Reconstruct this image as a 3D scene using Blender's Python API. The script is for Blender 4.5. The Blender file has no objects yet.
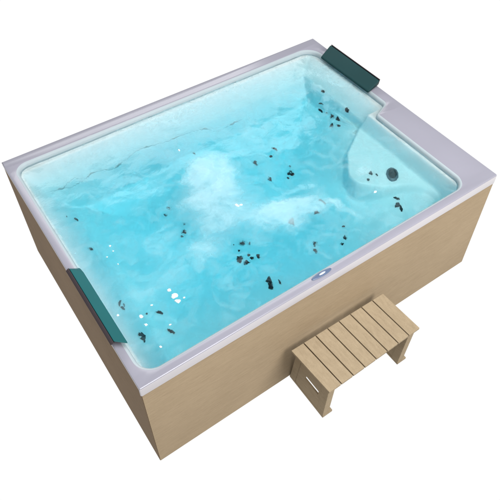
import bpy,bmesh
import math
H=.7124; ZW=H-.021; ZF=.28
def rrpoly(pts, rads, seg=10):
    """rounded polygon, counter-clockwise"""
    out=[];n=len(pts)
    for i in range(n):
        p=pts[i];a=pts[i-1];b=pts[(i+1)%n];r=rads[i]
        ux,uy=a[0]-p[0],a[1]-p[1];l=math.hypot(ux,uy);ux/=l;uy/=l
        vx,vy=b[0]-p[0],b[1]-p[1];l=math.hypot(vx,vy);vx/=l;vy/=l
        ang=math.acos(max(-1,min(1,ux*vx+uy*vy)));t=r/math.tan(ang/2)
        s=(p[0]+ux*t,p[1]+uy*t);e=(p[0]+vx*t,p[1]+vy*t)
        bx,by=ux+vx,uy+vy;l=math.hypot(bx,by);d=r/math.sin(ang/2);c=(p[0]+bx/l*d,p[1]+by/l*d)
        a0=math.atan2(s[1]-c[1],s[0]-c[0]);a1=math.atan2(e[1]-c[1],e[0]-c[0])
        da=(a1-a0+math.pi)%(2*math.pi)-math.pi
        for k in range(seg+1):
            q=a0+da*k/seg;out.append((c[0]+r*math.cos(q),c[1]+r*math.sin(q)))
    return out
INNER=rrpoly([(.045,.05),(1.82,.05),(1.82,.70),(1.925,.745),(1.925,1.412),(.045,1.412)],[.07,.07,.025,.03,.09,.06])
LEDGE=rrpoly([(1.95,.82),(1.80,.79),(1.56,.64),(1.45,.50),(1.445,.41),(1.53,.31),(1.66,.24),(1.78,.02),(1.95,.0)][::-1],[.01,.05,.05,.05,.05,.05,.06,.05,.01])
def sdf(poly,x,y):
    """distance to outline, positive inside"""
    d2=1e9;ins=False;n=len(poly)
    x0,y0=poly[-1]
    for x1,y1 in poly:
        ex,ey=x1-x0,y1-y0;wx,wy=x-x0,y-y0;q=ex*ex+ey*ey
        t=0 if q<1e-14 else max(0,min(1,(wx*ex+wy*ey)/q))
        dx,dy=wx-ex*t,wy-ey*t;d2=min(d2,dx*dx+dy*dy)
        if (y0>y)!=(y1>y) and x<(x1-x0)*(y-y0)/(y1-y0)+x0: ins=not ins
        x0,y0=x1,y1
    d=math.sqrt(d2);return d if ins else -d
def sst(a,b,t):
    t=max(0,min(1,(t-a)/(b-a)));return t*t*(3-2*t)
def smax(a,b,k=.02):
    h=max(k-abs(a-b),0)/k;return max(a,b)+h*h*k*.25
def floor_z(x,y):
    z=ZF+.012*math.sin(x*4.1+.6)*math.sin(y*4.7)
    # bowl-shaped floor inside the outer walls
    d=sdf(INNER,x,y)
    z+=.15*(1-sst(0,.5,d))
    z=smax(z,ZF+(1-max(0,min(1,(d+.004)/.05)))*(H-.05-ZF),.05)
    # sloped seat back along the far side
    z=smax(z,.70-(1.405-y)*1.25 if y>1.28 else .544-(1.28-y)*2.2,.03)
    # left reclining slope
    z=smax(z,.70-(x-.045)*2.1,.06)
    if y<.75: z=smax(z,.705-(1.815-x)*2.6,.03)
    # right reclining backrest behind the pillow
    if y>.6:
        zb=.70-(1.925-x)*.85 if x>1.785 else .581-(1.785-x)*6
        z=smax(z,zb,.015)
    # raised seat by the wide rim
    if x>.98 and y<1.25:
        dl=sdf(LEDGE,x,y);z+=.13*sst(-.38,.02,dl)*(1-sst(.40,.5,z))
        z=smax(z,ZF-.03+(.56-ZF+.03)*sst(-.03-.13*(1-sst(.3,.52,y)),.015+.03*(1-sst(.3,.52,y)),dl),.02)
    return min(z,H-.034)
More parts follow.
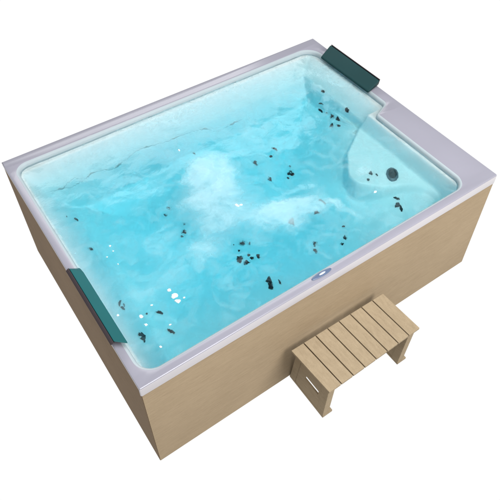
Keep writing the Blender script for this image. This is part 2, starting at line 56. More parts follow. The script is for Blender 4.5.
JETS=[[[(1.7869,1.0941,0.5826),(1.7848,1.0954,0.5795),(1.7837,1.0965,0.5734),(1.7832,1.1027,0.5702),(1.7829,1.1076,0.5686),(1.7823,1.1141,0.5648),(1.782,1.123,0.5628),(1.7832,1.1236,0.5702),(1.7846,1.1213,0.5783),(1.7864,1.1136,0.5822),(1.7898,1.1117,0.5851),(1.7901,1.1057,0.5853),(1.7896,1.101,0.5849),(1.7884,1.0976,0.5839)]],[[(1.7882,0.8805,0.5837),(1.7845,0.8744,0.578),(1.7832,0.8819,0.5701),(1.7824,0.8904,0.5652),(1.7822,0.8988,0.5643),(1.7839,0.9004,0.5743),(1.7845,0.9043,0.5781),(1.7866,0.909,0.5824),(1.7911,0.9096,0.5861),(1.7954,0.9067,0.5898),(1.798,0.8998,0.5921),(1.7937,0.8919,0.5883),(1.7954,0.8845,0.5898),(1.7926,0.8786,0.5874)]],[[(1.7643,1.0726,0.4643),(1.7653,1.076,0.4681),(1.7657,1.0809,0.4698),(1.7657,1.0868,0.4692),(1.7653,1.0932,0.4664),(1.7644,1.0994,0.4614),(1.7632,1.1049,0.4548),(1.7619,1.1092,0.4472),(1.7605,1.1118,0.4394),(1.7606,1.1095,0.4401),(1.7617,1.1041,0.4468),(1.7623,1.0991,0.4508),(1.7626,1.0953,0.4531),(1.7629,1.0922,0.4548),(1.7632,1.0893,0.4569),(1.7636,1.0855,0.4595),(1.764,1.0805,0.4617),(1.7639,1.0747,0.4623)],[(1.7432,1.0503,0.3987),(1.7429,1.0581,0.3957),(1.7407,1.06,0.3939),(1.7437,1.0719,0.3915),(1.7424,1.083,0.3874),(1.7468,1.0958,0.3861),(1.7503,1.0991,0.3886),(1.7515,1.0962,0.3931),(1.7533,1.1006,0.4003),(1.753,1.0886,0.4021),(1.7532,1.0788,0.4062),(1.7521,1.0667,0.4047),(1.7499,1.0601,0.3999),(1.7468,1.0548,0.3988)]],[[(1.7289,0.96,0.4298),(1.7379,0.9711,0.43),(1.7449,0.9756,0.4319),(1.7492,0.9825,0.4315),(1.7536,0.9882,0.446),(1.7528,0.9747,0.4475),(1.7523,0.9698,0.4476),(1.7535,0.9618,0.4579),(1.7523,0.955,0.4541),(1.7479,0.956,0.4428),(1.7432,0.9585,0.4389),(1.7378,0.9583,0.4359)],[(1.7532,1.0069,0.4349),(1.7523,1.0124,0.4277),(1.7519,1.0131,0.4254),(1.7513,1.0167,0.4215),(1.7504,1.02,0.4171),(1.7503,1.023,0.4156),(1.7501,1.0258,0.4138),(1.7498,1.0294,0.4117),(1.7509,1.0267,0.4157),(1.7514,1.026,0.4181),(1.7522,1.0232,0.4227),(1.7524,1.0185,0.4254),(1.7526,1.0159,0.4275),(1.7528,1.013,0.4299)]],[[(1.7451,0.8965,0.4684),(1.7421,0.9065,0.4623),(1.7433,0.9158,0.4588),(1.7411,0.9204,0.4554),(1.7416,0.9299,0.4514),(1.7475,0.9354,0.4523),(1.7503,0.9314,0.4579),(1.7527,0.9349,0.4657),(1.7551,0.9296,0.4824),(1.7538,0.9185,0.4792),(1.752,0.9144,0.4715),(1.7509,0.9055,0.471)]],[[(1.6928,0.9067,0.4295),(1.6912,0.9094,0.4272),(1.6898,0.9154,0.4237),(1.6963,0.9213,0.4256),(1.7021,0.9228,0.4289),(1.7092,0.929,0.4311),(1.7117,0.925,0.4345),(1.7151,0.9225,0.4379),(1.7101,0.9151,0.4377),(1.707,0.9104,0.4376),(1.7041,0.905,0.438),(1.6994,0.9038,0.4353),(1.6947,0.9006,0.4334),(1.6872,0.8968,0.4299)],[(1.7184,0.8612,0.4713),(1.7154,0.8626,0.4689),(1.7131,0.8628,0.4676),(1.7107,0.8644,0.4654),(1.7064,0.8667,0.4615),(1.7091,0.8743,0.4571),(1.7111,0.8798,0.4538),(1.7137,0.8817,0.4542),(1.7149,0.8909,0.4512),(1.7185,0.8849,0.4561),(1.7206,0.8804,0.4593),(1.7215,0.876,0.4617),(1.7212,0.8714,0.465),(1.7204,0.8663,0.4684)]],[[(1.2077,0.9627,0.2993),(1.2029,0.9766,0.3011),(1.1995,0.9808,0.3018),(1.1969,0.9864,0.3027),(1.1991,0.9937,0.3038),(1.202,1.0017,0.3052),(1.2084,1.0024,0.3051),(1.2141,1.0034,0.3052),(1.219,0.9998,0.3044),(1.2195,0.9923,0.3031),(1.2193,0.9842,0.3018),(1.2138,0.9784,0.3011)]],[[(1.3695,0.9874,0.298),(1.3728,0.993,0.2987),(1.3745,0.9994,0.2997),(1.3744,1.0058,0.3008),(1.3725,1.0116,0.3019),(1.369,1.0163,0.3029),(1.3642,1.0194,0.3037),(1.3587,1.0207,0.3042),(1.353,1.02,0.3042),(1.3534,1.018,0.3038),(1.3582,1.0154,0.3031),(1.3612,1.012,0.3023),(1.3631,1.0088,0.3017),(1.3645,1.006,0.3011),(1.3659,1.0032,0.3006),(1.3675,0.9997,0.2999),(1.3686,0.9949,0.2991),(1.3682,0.9887,0.2982)],[(1.3206,0.9707,0.2973),(1.3185,0.9677,0.2971),(1.3146,0.9694,0.2973),(1.3108,0.9679,0.2973),(1.3085,0.971,0.2977),(1.3029,0.9733,0.2981),(1.3031,0.9783,0.2987),(1.307,0.9814,0.299),(1.3116,0.9811,0.2988),(1.3143,0.983,0.299),(1.3177,0.9821,0.2988),(1.3202,0.9799,0.2984),(1.3219,0.977,0.298),(1.3261,0.9727,0.2974)]],[[(1.2029,0.8274,0.2954),(1.2016,0.83,0.2955),(1.1948,0.8294,0.2956),(1.1989,0.8371,0.2956),(1.2005,0.8451,0.2957),(1.207,0.8473,0.2957),(1.2125,0.8545,0.2957),(1.2163,0.8523,0.2956),(1.2201,0.8505,0.2955),(1.2205,0.8446,0.2954),(1.2172,0.8376,0.2954),(1.2124,0.8333,0.2954),(1.2094,0.829,0.2954),(1.2042,0.8206,0.2953)]],[[(1.3232,0.7781,0.3168),(1.3161,0.7834,0.3136),(1.3148,0.7924,0.3113),(1.3095,0.7943,0.3096),(1.3044,0.8028,0.3067),(1.3129,0.8091,0.3075),(1.3183,0.8115,0.3083),(1.3233,0.8142,0.309),(1.3316,0.8174,0.3104),(1.3307,0.8061,0.3126),(1.3264,0.799,0.313),(1.3279,0.7899,0.3154)],[(1.2958,0.7717,0.3106),(1.2929,0.7752,0.3092),(1.2901,0.7714,0.3092),(1.2878,0.774,0.3082),(1.2874,0.7782,0.3073),(1.2894,0.7813,0.3072),(1.2876,0.7859,0.306),(1.291,0.7851,0.3069),(1.2925,0.79,0.3063),(1.295,0.7878,0.3073),(1.2953,0.7836,0.3082),(1.2964,0.7818,0.3088),(1.2981,0.7788,0.3098),(1.2969,0.7757,0.3101)],[(1.3543,0.8414,0.3104),(1.3528,0.8399,0.3104),(1.3508,0.843,0.3092),(1.3499,0.8447,0.3086),(1.3471,0.8451,0.3079),(1.3486,0.8476,0.3076),(1.3465,0.851,0.3064),(1.349,0.8505,0.3071),(1.3493,0.8537,0.3064),(1.3514,0.8531,0.307),(1.3534,0.8516,0.3077),(1.3543,0.8486,0.3086),(1.3557,0.8458,0.3096),(1.3539,0.8445,0.3095)]],[[(1.1217,0.4973,0.2971),(1.1166,0.5142,0.2949),(1.1106,0.5183,0.2936),(1.1096,0.5277,0.293),(1.113,0.5368,0.2933),(1.1182,0.544,0.2941),(1.125,0.545,0.2955),(1.1307,0.5437,0.2969),(1.1364,0.5399,0.2984),(1.1372,0.531,0.299),(1.1358,0.5213,0.2991),(1.1297,0.5147,0.2979)],[(1.1418,0.5717,0.2986),(1.1411,0.5704,0.2985),(1.1398,0.569,0.2983),(1.1383,0.5701,0.2979),(1.138,0.572,0.2977),(1.1356,0.5726,0.2971),(1.1356,0.5746,0.297),(1.1378,0.5752,0.2975),(1.1382,0.577,0.2976),(1.1397,0.5769,0.2979),(1.1415,0.5775,0.2983),(1.1421,0.5754,0.2986),(1.1425,0.5741,0.2987),(1.1431,0.5725,0.299)]],[[(1.3015,0.4781,0.3761),(1.306,0.4846,0.3775),(1.3089,0.4927,0.3779),(1.3101,0.5017,0.3774),(1.3092,0.5107,0.3758),(1.3065,0.5188,0.3735),(1.3022,0.5251,0.3705),(1.2967,0.5292,0.3673),(1.2905,0.5304,0.3642),(1.2905,0.5278,0.3645),(1.2952,0.5227,0.3675),(1.2981,0.5169,0.3696),(1.2997,0.5115,0.3711),(1.3008,0.5065,0.3723),(1.3018,0.5015,0.3734),(1.3025,0.4956,0.3744),(1.3024,0.4884,0.3752),(1.3005,0.4802,0.3754)],[(1.254,0.4574,0.3555),(1.2446,0.4674,0.3492),(1.2413,0.471,0.3469),(1.2359,0.4714,0.3443),(1.2277,0.4787,0.3392),(1.2337,0.4847,0.3414),(1.2377,0.4862,0.3432),(1.2395,0.4929,0.3433),(1.2461,0.4955,0.3463),(1.2476,0.4824,0.3485),(1.2505,0.4772,0.3507),(1.2501,0.4718,0.3512)]],[[(1.1056,0.3106,0.3405),(1.1053,0.3169,0.3378),(1.1113,0.3259,0.3349),(1.1121,0.3331,0.3321),(1.1184,0.3406,0.3304),(1.1247,0.3443,0.3303),(1.1241,0.3365,0.3331),(1.1269,0.3357,0.3341),(1.1311,0.3319,0.3365),(1.1228,0.3239,0.3378),(1.1178,0.3198,0.3385),(1.1111,0.3113,0.3409)],[(1.0729,0.2707,0.3571),(1.0771,0.2808,0.3525),(1.0747,0.2837,0.3512),(1.0759,0.2903,0.3481),(1.0812,0.297,0.3451),(1.0872,0.3043,0.3419),(1.0925,0.3043,0.3421),(1.0935,0.299,0.3446),(1.0965,0.2975,0.3454),(1.1013,0.2946,0.347),(1.0943,0.2864,0.3502),(1.0911,0.2778,0.3541),(1.0839,0.2697,0.3577),(1.0782,0.2707,0.3572)]],[[(1.2345,0.2355,0.3996),(1.2315,0.2379,0.398),(1.2315,0.2435,0.3968),(1.228,0.2474,0.3947),(1.2323,0.2534,0.3949),(1.234,0.2608,0.3938),(1.2388,0.2597,0.3959),(1.2434,0.2652,0.3965),(1.2467,0.2623,0.3984),(1.2477,0.2568,0.4),(1.2467,0.251,0.4008),(1.2437,0.2465,0.4006),(1.2431,0.2391,0.4019),(1.2387,0.2389,0.4003)],[(1.2085,0.2268,0.3934),(1.2048,0.2267,0.3923),(1.2026,0.2263,0.3918),(1.2004,0.2264,0.3912),(1.1961,0.2256,0.3903),(1.197,0.2296,0.3894),(1.1932,0.2325,0.3876),(1.1966,0.2347,0.3879),(1.1981,0.2374,0.3876),(1.2012,0.2372,0.3885),(1.2043,0.238,0.3892),(1.2054,0.2344,0.3905),(1.208,0.2329,0.3917),(1.2109,0.2297,0.3934)],[(1.2786,0.2972,0.4049),(1.2777,0.2947,0.405),(1.2757,0.2965,0.4037),(1.2742,0.298,0.4027),(1.2738,0.3004,0.402),(1.2734,0.3022,0.4014),(1.271,0.3063,0.3994),(1.2726,0.3082,0.3997),(1.2747,0.309,0.4005),(1.277,0.3083,0.4018),(1.2795,0.3068,0.4033),(1.2791,0.3027,0.404),(1.2809,0.3002,0.4053),(1.2803,0.2978,0.4055)]],[[(0.8448,0.5517,0.2901),(0.8435,0.5453,0.29),(0.8366,0.5437,0.2901),(0.8297,0.5419,0.2901),(0.8274,0.55,0.2902),(0.8207,0.5508,0.2903),(0.8189,0.5561,0.2904),(0.8194,0.5618,0.2905),(0.824,0.5657,0.2905),(0.8288,0.5699,0.2906),(0.8348,0.566,0.2904),(0.8425,0.5682,0.2904),(0.8431,0.5613,0.2903),(0.8462,0.5568,0.2902)],[(0.8597,0.5278,0.29),(0.8583,0.5293,0.29),(0.8582,0.5323,0.2899),(0.8582,0.5345,0.2899),(0.8584,0.5368,0.2899),(0.8589,0.5397,0.2899),(0.8604,0.543,0.2899),(0.8624,0.5435,0.2899),(0.8633,0.5408,0.2899),(0.8641,0.5393,0.2899),(0.8653,0.5374,0.2899),(0.8636,0.5346,0.2899),(0.8629,0.5321,0.2899),(0.8614,0.532,0.2899)],[(0.7964,0.5705,0.2908),(0.796,0.569,0.2908),(0.7947,0.5682,0.2908),(0.7931,0.5686,0.2908),(0.7922,0.5699,0.2908),(0.7903,0.5706,0.2908),(0.7908,0.5725,0.2909),(0.7923,0.5733,0.2909),(0.7932,0.5739,0.2909),(0.794,0.5763,0.2909),(0.7959,0.5761,0.2909),(0.7974,0.5749,0.2908),(0.7977,0.573,0.2908),(0.7971,0.5715,0.2908)]],[[(0.7745,0.4708,0.2948),(0.7707,0.4657,0.2955),(0.7653,0.4649,0.2957),(0.7559,0.4589,0.2967),(0.7508,0.4656,0.2959),(0.7499,0.4746,0.2948),(0.7575,0.4818,0.2939),(0.7599,0.4875,0.2933),(0.7646,0.4918,0.2928),(0.7716,0.5008,0.2921),(0.7747,0.49,0.2928),(0.7838,0.4908,0.2926),(0.7846,0.4823,0.2934),(0.7818,0.4742,0.2943)],[(0.7933,0.4325,0.3005),(0.7811,0.4344,0.3003),(0.7761,0.4344,0.3004),(0.7714,0.4353,0.3004),(0.7652,0.4374,0.3001),(0.7689,0.4448,0.2987),(0.7715,0.4492,0.2979),(0.7744,0.4537,0.2971),(0.7799,0.4589,0.2962),(0.787,0.4583,0.2962),(0.7852,0.4487,0.2977),(0.7914,0.4441,0.2984)],[(0.7996,0.5194,0.2908),(0.798,0.5176,0.2909),(0.7958,0.517,0.2909),(0.7933,0.5163,0.2909),(0.7915,0.5179,0.2909),(0.7909,0.5203,0.2908),(0.7913,0.5226,0.2908),(0.7918,0.5248,0.2907),(0.7935,0.5266,0.2906),(0.7956,0.5269,0.2906),(0.7975,0.5265,0.2906),(0.7982,0.5246,0.2906),(0.8009,0.5241,0.2906),(0.7999,0.5217,0.2907)]],[[(0.8219,0.4774,0.2933),(0.8208,0.4749,0.2936),(0.8195,0.4698,0.2942),(0.8152,0.4726,0.2939),(0.8118,0.4729,0.294),(0.8079,0.4743,0.2939),(0.8055,0.4778,0.2935),(0.8092,0.4812,0.2931),(0.8108,0.4841,0.2928),(0.8138,0.486,0.2926),(0.8171,0.4843,0.2927),(0.8223,0.4875,0.2924),(0.8212,0.4819,0.2929),(0.8277,0.4804,0.293)],[(0.8192,0.4467,0.2974),(0.8171,0.4451,0.2977),(0.814,0.4406,0.2985),(0.8102,0.4424,0.2983),(0.8101,0.4476,0.2974),(0.8076,0.4504,0.297),(0.8085,0.4541,0.2964),(0.8094,0.4584,0.2958),(0.8136,0.4576,0.2958),(0.8167,0.4618,0.2952),(0.821,0.4611,0.2953),(0.8228,0.4565,0.2959),(0.8251,0.4525,0.2964),(0.8245,0.4475,0.2972)],[(0.8463,0.4343,0.2991),(0.8416,0.4328,0.2995),(0.84,0.4372,0.2987),(0.8416,0.4431,0.2976),(0.8455,0.4469,0.297),(0.8465,0.4527,0.2961),(0.8504,0.4575,0.2953),(0.8532,0.4535,0.2958),(0.8571,0.4543,0.2957),(0.86,0.4514,0.296),(0.8582,0.4453,0.297),(0.8539,0.4417,0.2977),(0.8532,0.4356,0.2987),(0.8495,0.4356,0.2988)]],[[(0.7913,0.241,0.374),(0.784,0.2504,0.3701),(0.7832,0.2599,0.3659),(0.7752,0.2623,0.3651),(0.7735,0.2744,0.3597),(0.7848,0.2798,0.3568),(0.7909,0.284,0.3547),(0.7989,0.2899,0.3517),(0.8108,0.2919,0.3504),(0.8069,0.2757,0.3579),(0.8005,0.2661,0.3625),(0.7984,0.2562,0.367)],[(0.765,0.2135,0.3867),(0.7619,0.2184,0.3848),(0.7562,0.2225,0.3832),(0.7645,0.2353,0.3775),(0.7702,0.2422,0.3742),(0.7737,0.2552,0.3684),(0.7807,0.2573,0.3672),(0.7867,0.2584,0.3664),(0.791,0.2551,0.3678),(0.7882,0.2446,0.3725),(0.786,0.2368,0.376),(0.7816,0.2301,0.3791),(0.7783,0.2166,0.3849),(0.7701,0.2095,0.3882)],[(0.8177,0.2084,0.3872),(0.8182,0.2158,0.384),(0.8143,0.2129,0.3854),(0.8158,0.2217,0.3816),(0.8188,0.2296,0.3781),(0.8216,0.2326,0.3767),(0.8245,0.2441,0.3716),(0.8268,0.2436,0.3717),(0.8284,0.242,0.3724),(0.8263,0.2329,0.3765),(0.8284,0.2306,0.3774),(0.8246,0.224,0.3804),(0.8232,0.2167,0.3835),(0.821,0.2156,0.384)]],[[(0.1589,0.5191,0.4619),(0.1537,0.5158,0.472),(0.1475,0.5095,0.4847),(0.1413,0.5012,0.4978),(0.1355,0.492,0.5099),(0.1308,0.4826,0.5198),(0.1276,0.4741,0.5266),(0.1261,0.4672,0.5296),(0.1266,0.4625,0.5287),(0.1294,0.4665,0.5228),(0.1334,0.4757,0.5143),(0.1377,0.4831,0.5053),(0.141,0.4878,0.4985),(0.1429,0.4907,0.4943),(0.1444,0.4938,0.4913),(0.1466,0.4987,0.4867),(0.1507,0.5063,0.478),(0.157,0.515,0.4655)],[(0.1416,0.453,0.4971),(0.1394,0.4465,0.5017),(0.135,0.4459,0.511),(0.1309,0.4464,0.5195),(0.1308,0.4524,0.5198),(0.1296,0.4559,0.5224),(0.1292,0.4606,0.5233),(0.1336,0.4629,0.514),(0.1352,0.4676,0.5105),(0.1393,0.4733,0.5019),(0.1429,0.4707,0.4943),(0.1462,0.4679,0.4875),(0.144,0.4613,0.4921),(0.1454,0.4567,0.4892)],[(0.1518,0.475,0.4758),(0.1506,0.4756,0.4784),(0.151,0.4793,0.4775),(0.1523,0.4835,0.4749),(0.1537,0.4869,0.4721),(0.1544,0.4925,0.4707),(0.1571,0.4972,0.4654),(0.1581,0.495,0.4636),(0.1606,0.4981,0.459),(0.1599,0.4939,0.4602),(0.1601,0.4913,0.46),(0.159,0.4865,0.4619),(0.1563,0.4829,0.467),(0.1542,0.4783,0.471)]],[[(0.2287,0.4191,0.3952),(0.228,0.417,0.3955),(0.226,0.4175,0.3963),(0.2244,0.4167,0.397),(0.223,0.4173,0.3976),(0.2202,0.4176,0.3987),(0.2223,0.4204,0.3978),(0.2211,0.4228,0.3982),(0.2239,0.4232,0.3971),(0.2248,0.4269,0.3966),(0.2267,0.4243,0.3959),(0.2278,0.4235,0.3954),(0.2289,0.4225,0.395),(0.2314,0.4211,0.394)],[(0.2856,0.3937,0.3705),(0.2826,0.3903,0.372),(0.2777,0.3946,0.3741),(0.275,0.3999,0.3753),(0.2716,0.4029,0.3767),(0.2695,0.4078,0.3776),(0.2663,0.4152,0.3789),(0.2728,0.4136,0.376),(0.275,0.4153,0.375),(0.2783,0.4191,0.3734),(0.281,0.4111,0.3723),(0.2876,0.4095,0.3694),(0.2855,0.4035,0.3704),(0.2871,0.398,0.3698)]],[[(0.2799,0.2693,0.38),(0.2766,0.266,0.3814),(0.2724,0.2805,0.3766),(0.2669,0.28,0.3791),(0.2665,0.2893,0.3794),(0.2615,0.2974,0.3817),(0.2663,0.2984,0.3796),(0.2638,0.3092,0.3808),(0.2696,0.3029,0.3781),(0.273,0.301,0.3766),(0.2758,0.2956,0.3753),(0.2797,0.291,0.3735),(0.2811,0.2841,0.3736),(0.2841,0.2698,0.3798)]],[[(0.1526,0.299,0.4745),(0.1473,0.2947,0.4852),(0.1423,0.2864,0.4957),(0.139,0.2915,0.5026),(0.1358,0.2919,0.5093),(0.1285,0.29,0.5247),(0.129,0.2965,0.5237),(0.1339,0.3036,0.5134),(0.1378,0.3111,0.5052),(0.144,0.309,0.492),(0.1509,0.3178,0.4778),(0.1544,0.3147,0.471),(0.1562,0.3105,0.4675),(0.1571,0.3053,0.4659)],[(0.1421,0.2607,0.4961),(0.1369,0.262,0.5069),(0.1358,0.2671,0.5093),(0.1303,0.2667,0.5208),(0.1274,0.2745,0.527),(0.1371,0.2854,0.5065),(0.1436,0.2886,0.4929),(0.1511,0.299,0.4773),(0.1623,0.3057,0.4567),(0.1576,0.2901,0.4649),(0.1494,0.2792,0.4809),(0.1478,0.2718,0.4841)],[(0.1363,0.2519,0.5082),(0.135,0.2517,0.5109),(0.1333,0.2514,0.5145),(0.135,0.2558,0.5111),(0.135,0.2588,0.5111),(0.1374,0.2624,0.506),(0.1394,0.2654,0.5017),(0.1421,0.2692,0.4962),(0.1446,0.2709,0.4909),(0.1427,0.2648,0.4948),(0.1429,0.2628,0.4943),(0.1433,0.2594,0.4936),(0.1398,0.256,0.5009),(0.1381,0.2544,0.5044)]],[[(1.5626,0.4235,0.56),(1.5572,0.4245,0.56),(1.5563,0.4314,0.56),(1.552,0.4355,0.56),(1.5525,0.4445,0.56),(1.5607,0.4461,0.56),(1.5644,0.4474,0.56),(1.57,0.4523,0.56),(1.5757,0.4504,0.56),(1.5716,0.4409,0.56),(1.5693,0.4358,0.56),(1.5676,0.4293,0.56)],[(1.579,0.4013,0.56),(1.5774,0.4013,0.56),(1.5774,0.4055,0.56),(1.5777,0.4088,0.56),(1.5764,0.4129,0.56),(1.5783,0.418,0.56),(1.5805,0.4197,0.56),(1.5819,0.4187,0.56),(1.5835,0.4195,0.56),(1.585,0.4185,0.56),(1.5861,0.4149,0.56),(1.584,0.4093,0.56),(1.5832,0.4028,0.56),(1.5807,0.4014,0.56)],[(1.5249,0.4057,0.56),(1.5217,0.4024,0.56),(1.5183,0.4033,0.56),(1.5159,0.4057,0.56),(1.5144,0.4091,0.56),(1.5188,0.4127,0.56),(1.5187,0.4165,0.56),(1.5213,0.4208,0.56),(1.5248,0.418,0.56),(1.5268,0.4169,0.56),(1.529,0.4159,0.56),(1.5303,0.4134,0.56),(1.5304,0.41,0.56),(1.5279,0.4071,0.56)]],[[(1.5815,0.2331,0.5133),(1.5782,0.2384,0.5119),(1.5758,0.2395,0.5113),(1.5725,0.2432,0.5101),(1.5714,0.251,0.5083),(1.5693,0.2605,0.5058),(1.5706,0.2675,0.5045),(1.575,0.2637,0.5056),(1.5772,0.2643,0.506),(1.58,0.2631,0.5066),(1.5825,0.2571,0.5082),(1.5832,0.2498,0.5102),(1.5856,0.2409,0.5125),(1.5819,0.2402,0.5121)],[(1.5591,0.2004,0.512),(1.551,0.2058,0.5105),(1.5457,0.2062,0.5094),(1.5405,0.2097,0.5082),(1.5308,0.2168,0.5058),(1.544,0.2224,0.5081),(1.5479,0.2268,0.5084),(1.5535,0.2313,0.5089),(1.56,0.2301,0.5102),(1.5649,0.2248,0.5117),(1.5628,0.2168,0.5122),(1.5596,0.2114,0.512)],[(1.5403,0.1728,0.5035),(1.5376,0.177,0.504),(1.5377,0.1834,0.5054),(1.5392,0.19,0.5068),(1.5435,0.1955,0.5084),(1.5473,0.1985,0.5095),(1.5515,0.2051,0.5106),(1.5576,0.2098,0.5117),(1.5561,0.2009,0.5114),(1.5586,0.1985,0.5118),(1.5562,0.1922,0.5106),(1.5554,0.1853,0.5094),(1.5513,0.1774,0.507),(1.5456,0.1739,0.5049)]],[[(0.9332,1.1819,0.3716),(0.9312,1.1818,0.3715),(0.931,1.1857,0.3731),(0.9288,1.1871,0.3736),(0.9281,1.1915,0.3755),(0.9294,1.1956,0.3782),(0.9326,1.1947,0.3776),(0.9341,1.1974,0.3795),(0.9356,1.195,0.3778),(0.9377,1.1948,0.3777),(0.9401,1.1926,0.3762),(0.9377,1.1882,0.3742),(0.938,1.183,0.3721),(0.9357,1.1791,0.3705)]],[[(0.6435,0.9535,0.2946),(0.6455,0.9579,0.295),(0.6463,0.9629,0.2955),(0.6458,0.968,0.2959),(0.6441,0.9727,0.2964),(0.6413,0.9766,0.2968),(0.6378,0.9792,0.297),(0.6339,0.9803,0.297),(0.6299,0.9798,0.2968),(0.6303,0.9779,0.2966),(0.6337,0.9752,0.2964),(0.6358,0.9721,0.2961),(0.6369,0.9695,0.2959),(0.6377,0.9675,0.2957),(0.6388,0.9657,0.2955),(0.6403,0.9634,0.2954),(0.6417,0.9598,0.2951),(0.6423,0.9547,0.2947)],[(0.6074,0.9349,0.2927),(0.6031,0.9362,0.2926),(0.601,0.9322,0.2924),(0.5971,0.934,0.2924),(0.5936,0.9372,0.2924),(0.5961,0.942,0.2927),(0.596,0.9443,0.2928),(0.5957,0.9473,0.293),(0.597,0.9499,0.2932),(0.6001,0.9495,0.2932),(0.6023,0.9468,0.2931),(0.6061,0.9463,0.2932),(0.6079,0.9426,0.293),(0.6079,0.9388,0.2928)]],[[(0.6344,0.7774,0.2927),(0.6284,0.7798,0.2926),(0.6251,0.7831,0.2926),(0.6232,0.7867,0.2925),(0.6174,0.791,0.2925),(0.6236,0.7954,0.2925),(0.6272,0.7967,0.2926),(0.6304,0.8033,0.2927),(0.636,0.8033,0.2927),(0.6366,0.7959,0.2927),(0.6352,0.7909,0.2927),(0.6367,0.7852,0.2927)],[(0.6098,0.769,0.2924),(0.6097,0.7658,0.2924),(0.6068,0.7674,0.2923),(0.604,0.7644,0.2923),(0.6032,0.7686,0.2923),(0.5998,0.7697,0.2923),(0.6001,0.7727,0.2923),(0.6013,0.7748,0.2923),(0.6032,0.776,0.2923),(0.6052,0.7768,0.2923),(0.6079,0.7779,0.2923),(0.6099,0.7754,0.2924),(0.6115,0.7731,0.2924),(0.6108,0.7706,0.2924)],[(0.6544,0.8273,0.2931),(0.6522,0.8273,0.293),(0.6511,0.8261,0.293),(0.6491,0.8261,0.293),(0.6473,0.8277,0.293),(0.646,0.8294,0.2929),(0.6455,0.8314,0.2929),(0.647,0.8324,0.293),(0.6465,0.8353,0.293),(0.649,0.835,0.293),(0.6512,0.8346,0.293),(0.6537,0.8335,0.2931),(0.6539,0.831,0.2931),(0.654,0.8293,0.2931)]],[[(0.1995,1.1076,0.3959),(0.1976,1.1056,0.398),(0.1948,1.1048,0.4013),(0.1918,1.105,0.4051),(0.1895,1.1069,0.4081),(0.1865,1.1085,0.4123),(0.187,1.1119,0.4116),(0.1875,1.115,0.411),(0.1887,1.1188,0.4094),(0.1926,1.1183,0.4042),(0.1965,1.1208,0.3996),(0.2,1.1179,0.3956),(0.2,1.1135,0.3955),(0.2032,1.1097,0.392)],[(0.1576,1.114,0.4635),(0.1566,1.112,0.4656),(0.156,1.1085,0.467),(0.1543,1.1089,0.4705),(0.1533,1.1082,0.4726),(0.1505,1.1047,0.4785),(0.1524,1.109,0.4744),(0.1511,1.1092,0.4772),(0.1525,1.1121,0.4742),(0.1543,1.1142,0.4704),(0.1557,1.116,0.4674),(0.1583,1.1199,0.4621),(0.1582,1.1175,0.4622),(0.1581,1.1159,0.4624)]],[[(0.1787,0.8738,0.4242),(0.1771,0.8691,0.4268),(0.172,0.868,0.4355),(0.1687,0.8678,0.4415),(0.1627,0.8628,0.4529),(0.1642,0.8689,0.4501),(0.1639,0.8715,0.4506),(0.1651,0.8745,0.4483),(0.163,0.88,0.4523),(0.1692,0.8819,0.4406),(0.1739,0.8857,0.4322),(0.1774,0.8841,0.4262),(0.1825,0.8834,0.4182),(0.1792,0.8776,0.4234)]]]
